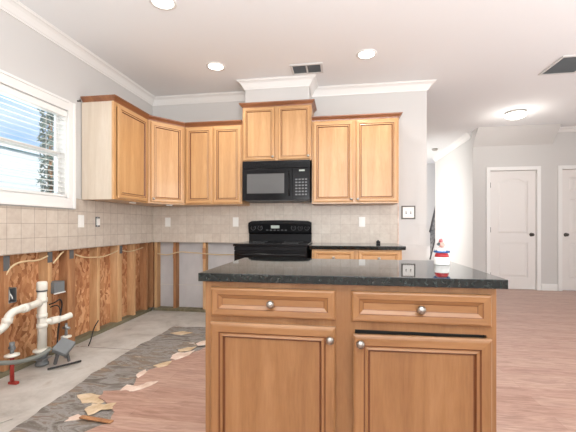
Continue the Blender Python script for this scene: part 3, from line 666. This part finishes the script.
boxo('display', (.64, .70, -.0075, -.005, h-.125, h-.108), 'lcd', o)
for i in range(4):
    for j in range(6): boxo('button', (.598+i*.035, .622+i*.035, -.0078, -.005, .05+j*.033, .066+j*.033), 'btn', o)
boxo('underside', (.02, w-.02, .03, .38, -.006, 0), 'btn', r)
tag(r, r['label'], 'microwave')

# ---------------------------------------------------------------- range
rx0, rx1 = -1.102, -.338; ryf = YB-.66
r = thing('stove', 'black freestanding electric stove between the tiled wall and the island', 'stove', ((rx0+rx1)/2, ryf, 0))
hw = (rx1-rx0)/2
boxo('body', (-hw, hw, .03, .64, .013, .885), 'blackm', r, .003)
boxo('cooktop', (-hw-.012, hw+.012, -.005, .60, .886, .915), 'black', r, .006)
for x, y, rr in ((-.2, .15, .11), (.19, .15, .085), (-.2, .42, .085), (.19, .42, .11)):
    bm = B(); lathe(bm, [(rr, .9152), (rr, .9158), (rr-.004, .9158), (rr-.004, .9152)], 32, Matrix.Translation((x, y, 0))); link('burner_ring', bm, 'btn', r)
bm = B()  # curved backguard
n = 20; pr = [(-.0, 0), (-.025, .02), (-.045, .12), (-.035, .155), (.03, .16), (.045, 0)]
rings = []
for k in range(n+1):
    u = k/n*2-1; x = u*hw; zt = .012*(1-u*u); e = .018*max(0, abs(u)-.9)/.1
    rings.append([bm.verts.new((x, .60+yy, 1.0+zz*(1+zt*6)-(e if zz > .1 else 0))) for yy, zz in pr])
for a, b in zip(rings, rings[1:]):
    for q in range(6): bm.faces.new((a[q], a[(q+1) % 6], b[(q+1) % 6], b[q]))
bm.faces.new(rings[0]); bm.faces.new(rings[-1][::-1]); bg = link('control_panel', bm, 'black', r)
boxo('backguard', (-hw+.004, hw-.004, .58, .64, .9155, 1.0), 'blackm', r)
for x in (-.32, -.235, .17, .25, .33):
    bm = B(); lathe(bm, [(0, .022), (.018, .022), (.022, .016), (.024, 0)], 18, Matrix.Translation((x, .562, 1.075)) @ Matrix.Rotation(PI/2-.15, 4, 'X')); k = link('knob', bm, 'black', bg)
    bm = B(); lathe(bm, [(.029, .0), (.029, .0025), (.0255, .0025), (.0255, 0)], 24, Matrix.Translation((x, .560, 1.075)) @ Matrix.Rotation(PI/2-.15, 4, 'X')); link('knob_ring', bm, 'btn', k)
boxo('clock_display', (-.10, .0, .552, .560, 1.07, 1.105), 'lcd', bg)
for i in range(6): boxo('button', (-.16+i*.045, -.135+i*.045, .5525, .562, 1.045, 1.053), 'btn', bg)
o = boxo('oven_door', (-hw+.004, hw-.004, -.012, .03, .22, .84), 'black', r, .006)
boxo('door_window', (-.25, .25, -.014, -.011, .38, .66), 'glassgrey', o)
bm = B(); tube(bm, [(-hw+.02, -.012, .80), (-hw+.03, -.055, .805), (hw-.03, -.055, .805), (hw-.02, -.012, .80)], .014, 12, smooth=1); link('handle', bm, 'black', o)
boxo('trim_band', (-hw+.002, hw-.002, -.008, .03, .845, .883), 'blackm', r, .003)
boxo('storage_drawer', (-hw+.004, hw-.004, -.008, .03, .03, .21), 'black', r, .005)

# ---------------------------------------------------------------- back base cabinet + worktop
r = thing('base_cabinet', 'stained base cabinet with two drawers right of the stove', 'cabinet', (-.29, YB-.61, 0))
w = .89
bm = B(); box(bm, 0, w, .019, .60, .10, .862); box(bm, 0, w, .07, .60, .013, .10); link('body', bm, 'maple', r)
bm = B(); box(bm, 0, .035, 0, .019, .10, .862); box(bm, w-.035, w, 0, .019, .10, .862); box(bm, w/2-.035, w/2+.035, 0, .019, .10, .862); box(bm, .035, w/2-.035, 0, .019, .835, .862); box(bm, w/2+.035, w-.035, 0, .019, .835, .862)
box(bm, .035, w/2-.035, 0, .019, .69, .72); box(bm, w/2+.035, w-.035, 0, .019, .69, .72); link('face_frame', bm, 'maple', r)
for a, b in ((.02, w/2-.022), (w/2+.022, w-.02)):
    front(r, 'drawer', a, b, .705, .848, 0, kn=((a+b)/2, .776)); front(r, 'door', a, b, .115, .690, 0, kn=(b-.03 if a < .1 else a+.03, .65))
bm = B(); box(bm, -.315, .632, YB-.645, YB-.0085, .8625, .90, bev=.004); tag(link('countertop', bm, 'granite'), 'short black granite countertop right of the stove', 'countertop')
bm = B(); box(bm, -.022, .022, -.018, .018, 0, .028, bev=.005); lathe(bm, [(0, .04), (.010, .038), (.012, .028)], 10)
tag(link('black_plug', bm, 'blackm', None, (.42, YB-.16, .9003)), 'small black plug-like object standing on the short countertop', 'plug')

# ---------------------------------------------------------------- island
ix0, ix1, iyf, iyb = -.527, .537, 1.290, 1.872
r = thing('island_cabinet', 'large stained kitchen island base with two drawers and two doors', 'cabinet', (ix0, iyf, 0))
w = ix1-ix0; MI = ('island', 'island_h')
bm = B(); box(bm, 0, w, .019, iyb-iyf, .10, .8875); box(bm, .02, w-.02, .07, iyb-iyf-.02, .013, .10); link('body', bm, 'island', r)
bm = B(); mA, mB_ = .500, .583
box(bm, 0, .032, 0, .019, .10, .8875); box(bm, w-.032, w, 0, .019, .10, .8875); box(bm, .50, .58, 0, .019, .10, .8875)
for a, b in ((.032, .50), (.58, w-.032)):
    box(bm, a, b, 0, .019, .855, .8875); box(bm, a, b, 0, .019, .715 if a < .3 else .7195, .755); box(bm, a, b, 0, .019, .10, .13)
    box(bm, a, b, .0185, .0188, 0.13, .855, 1)  # dark sheet standing for the shade inside the cabinet, shows in door gaps
link('face_frame', bm, ['island', 'rubber_shade'], r)
def isl(x): return x-ix0
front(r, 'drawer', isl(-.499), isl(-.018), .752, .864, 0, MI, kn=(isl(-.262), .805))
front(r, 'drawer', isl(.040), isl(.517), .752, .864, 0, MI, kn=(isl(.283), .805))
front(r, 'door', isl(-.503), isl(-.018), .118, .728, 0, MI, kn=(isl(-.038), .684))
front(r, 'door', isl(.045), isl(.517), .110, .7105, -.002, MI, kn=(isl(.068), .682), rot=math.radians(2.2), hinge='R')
bm = B(); box(bm, -.543, .560, 1.256, 1.900, .888, .920, bev=.002); tag(link('island_countertop', bm, 'granite'), 'large polished black granite slab on top of the kitchen island', 'countertop')

# ornament on the island
r = thing('dome_ornament', 'small clear tapered dome with a figure inside, on a red and white base', 'ornament', (.470, 1.70, .9203))
bm = B(); lathe(bm, [(0, 0), (.033, 0), (.034, .003), (.033, .030), (.030, .036), (0, .036)], 28); link('white_base', bm, 'plate', r)
bm = B(); lathe(bm, [(0, .036), (.030, .036), (.031, .042), (.024, .056), (0, .056)], 28); link('collar', bm, 'red', r)
bm = B(); lathe(bm, [(.035, .056), (.033, .085), (.026, .118), (.018, .138), (.008, .146), (0, .147)], 28); link('dome', bm, 'clear', r)
bm = B(); lathe(bm, [(.0345, .0565), (.036, .058), (.036, .063), (.034, .065)], 28); link('blue_rim', bm, 'blue', r)
bm = B(); lathe(bm, [(0, .057), (.022, .057), (.018, .068), (.010, .078), (0, .08)], 16); link('snow_mound', bm, 'plate', r)
bm = B(); lathe(bm, [(0, .078), (.011, .080), (.014, .092), (.010, .104), (0, .106)], 14); link('figure_body', bm, 'skin', r)
bm = B(); lathe(bm, [(0, .101), (.008, .104), (.0095, .112), (.006, .120), (0, .122)], 14, Matrix.Translation((-.004, 0, 0))); link('figure_head', bm, 'red', r)
bm = B(); lathe(bm, [(0, -.008), (.008, -.004), (.008, .004), (0, .008)], 10, Matrix.Translation((-.016, -.008, .096))); link('figure_arm', bm, 'blackm', r)

# ---------------------------------------------------------------- plates and outlets
def outlet(loc, rotz, label, kind='outlet', m='plate'):
    r = thing('wall_outlet' if kind != 'switch' else 'light_switch', label, 'outlet' if kind != 'switch' else 'light switch', loc, rotz)
    boxo('plate', (-.036, .036, -.0055, -.0005, -.058, .058), m, r, .0015)
    if kind == 'outlet':
        for z in (.022, -.022):
            boxo('receptacle', (-.017, .017, -.0075, -.005, z-.014, z+.014), 'plate', r, .001)
    elif kind == 'blank': boxo('rocker', (-.016, .016, -.0085, -.005, -.033, .033), 'plate', r, .001)
    return r
outlet((XL+.0085, 2.873, 1.144), PI/2, 'white rocker plate on the left tiles, just right of the window', 'blank')
r = thing('wall_outlet', 'uncovered outlet with bare metal yoke on the left tiles under the cabinet', 'outlet', (XL+.0085, 3.095, 1.14), PI/2)
boxo('opening', (-.03, .03, -.002, -.0005, -.05, .05), 'ventd', r); boxo('receptacle', (-.018, .018, -.016, -.002, -.034, .034), 'plate', r, .002); boxo('yoke', (-.009, .009, -.004, -.002, -.053, .053), 'steel', r)
outlet((-2.19, YB-.0085, 1.148), 0, 'white outlet on the back tiles below the corner cabinet')
outlet((-1.288, YB-.0085, 1.148), 0, 'white outlet on the back tiles just left of the stove')
outlet((.251, YB-.0085, 1.147), 0, 'white outlet on the back tiles above the short countertop')
r = thing('light_switch', 'double light switch in a dark square frame on the bare wall end', 'light switch', (.775, YB, 1.255))
bm = B(); box(bm, -.078, .078, -.008, -.0005, -.078, .078, bev=.003); link('frame', bm, 'bronze', r)
boxo('plate', (-.062, .062, -.0105, -.0075, -.062, .062), 'plate', r, .001)
for x in (-.025, .025):
    q = boxo('toggle_slot', (x-.007, x+.007, -.0115, -.0100, -.016, .016), 'ventd', r); boxo('toggle', (x-.004, x+.004, -.018, -.011, -.002, .012), 'plate', q)
# little under-cabinet bits
tag(boxo('cabinet_bumper', (-.03, .03, -.02, .02, -.012, 0), 'plate', None, 0, (-1.98, 3.76, CZ0-.0005)), 'small white fixture under the corner cabinet', 'fixture')
tag(boxo('cabinet_bumper', (-.02, .02, -.03, .03, -.012, 0), 'plate', None, 0, (-2.15, 3.3, CZ0-.0005)), 'small white fixture under the left wall cabinet', 'fixture')

# ---------------------------------------------------------------- ceiling fittings
for (x, y), l in zip(((-1.282, 2.336), (-1.265, 3.368), (.247, 3.346)), ('recessed ceiling light cut by the top edge of the photo', 'recessed ceiling light above the left run of cabinets', 'recessed ceiling light right of the soffit')):
    r = thing('recessed_light', l, 'ceiling light', (x, y, H))
    bm = B(); lathe(bm, [(.098, -.0005), (.098, -.005), (.082, -.009), (.076, -.005)], 32); link('trim_ring', bm, 'white', r)
    bm = B(); lathe(bm, [(.078, -.0045), (.05, -.007), (0, -.008)], 32); link('lens', bm, 'lamp', r)
    d = bpy.data.lights.new('recessed_lamp', 'SPOT'); d.energy = 26; d.spot_size = 2.6; d.spot_blend = .8; d.shadow_soft_size = .08; d.color = (1, .95, .87)
    lo = bpy.data.objects.new('recessed_lamp', d); lo.location = (x, y, H-.03); C.objects.link(lo)
r = thing('dome_light', 'glowing flush dome light on the hall ceiling', 'ceiling light', (2.497, 5.38, H))
bm = B(); lathe(bm, [(0, -.0005), (.135, -.0005), (.135, -.02), (.125, -.026)], 32); link('base_ring', bm, 'nickel', r)
bm = B(); lathe(bm, [(.125, -.025), (.145, -.035), (.135, -.06), (.09, -.085), (.04, -.095), (0, -.097)], 32); link('glass_bowl', bm, 'dome', r)
d = bpy.data.lights.new('dome_lamp', 'POINT'); d.energy = 6.5; d.shadow_soft_size = .14; d.color = (1, .95, .88)
lo = bpy.data.objects.new('dome_lamp', d); lo.location = (2.497, 5.38, H-.26); C.objects.link(lo)
def vent(loc, sx, sy, n, label, axis='x', mm='ventd', mid=True):
    r = thing('ceiling_vent', label, 'vent', loc)
    bm = B(); f = .022
    box(bm, -sx/2, sx/2, -sy/2, -sy/2+f, -.01, -.0005); box(bm, -sx/2, sx/2, sy/2-f, sy/2, -.01, -.0005); box(bm, -sx/2, -sx/2+f, -sy/2+f, sy/2-f, -.01, -.0005); box(bm, sx/2-f, sx/2, -sy/2+f, sy/2-f, -.01, -.0005)
    if mid: box(bm, -.008, .008, -sy/2+f, sy/2-f, -.01, -.0005)
    link('frame', bm, 'ventw', r)
    boxo('backing', (-sx/2+f, sx/2-f, -sy/2+f, sy/2-f, -.002, -.0005), mm, r)
    bm = B()
    for k in range(n):
        y = -sy/2+f+(k+.5)*(sy-2*f)/n; vs = box(bm, -sx/2+f, sx/2-f, -.0045, .0045, -.001, .001)
        bmesh.ops.transform(bm, matrix=Matrix.Translation((0, y, -.0065)) @ Matrix.Rotation(.7, 4, 'X'), verts=vs)
    link('louvres', bm, 'grey', r)
vent((-.345, 3.56, H), .33, .22, 9, 'small ceiling vent in front of the soffit above the microwave')
vent((2.46, 3.875, H), .68, .42, 22, 'large ceiling return vent at the right edge')
r = thing('smoke_detector', 'small round smoke detector on the far hall ceiling', 'smoke detector', (1.99, 7.7, H)); bm = B(); lathe(bm, [(0, -.0005), (.06, -.0005), (.06, -.02), (.045, -.035), (0, -.036)], 20); link('housing', bm, 'nickel', r)

# ---------------------------------------------------------------- stair railing in the far hall
r = thing('stair_railing', 'dark iron stair railing glimpsed beyond the white hall wall', 'railing', (2.33, 8.8, 0))
z_of = lambda y: 1.72-(y)*1.15
bm = B(); tube(bm, [(0, -.05, z_of(-.05)), (0, .68, z_of(.68))], .025, 8); link('handrail', bm, 'iron', r)
bm = B(); tube(bm, [(0, -.05, z_of(-.05)-.72), (0, .68, z_of(.68)-.72)], .02, 8); link('bottom_rail', bm, 'iron', r)
for k in range(7):
    y = .02+k*.10; bm = B(); zt = z_of(y); tube(bm, [(0, y, zt-.71), (0, y, zt)], .008, 6)
    for q in (.25, .45): tube(bm, [(0, y, zt-q-.06), (0, y+.03, zt-q), (0, y, zt-q+.06), (0, y-.03, zt-q), (0, y, zt-q-.06)], .006, 5)
    link('baluster', bm, 'iron', r)
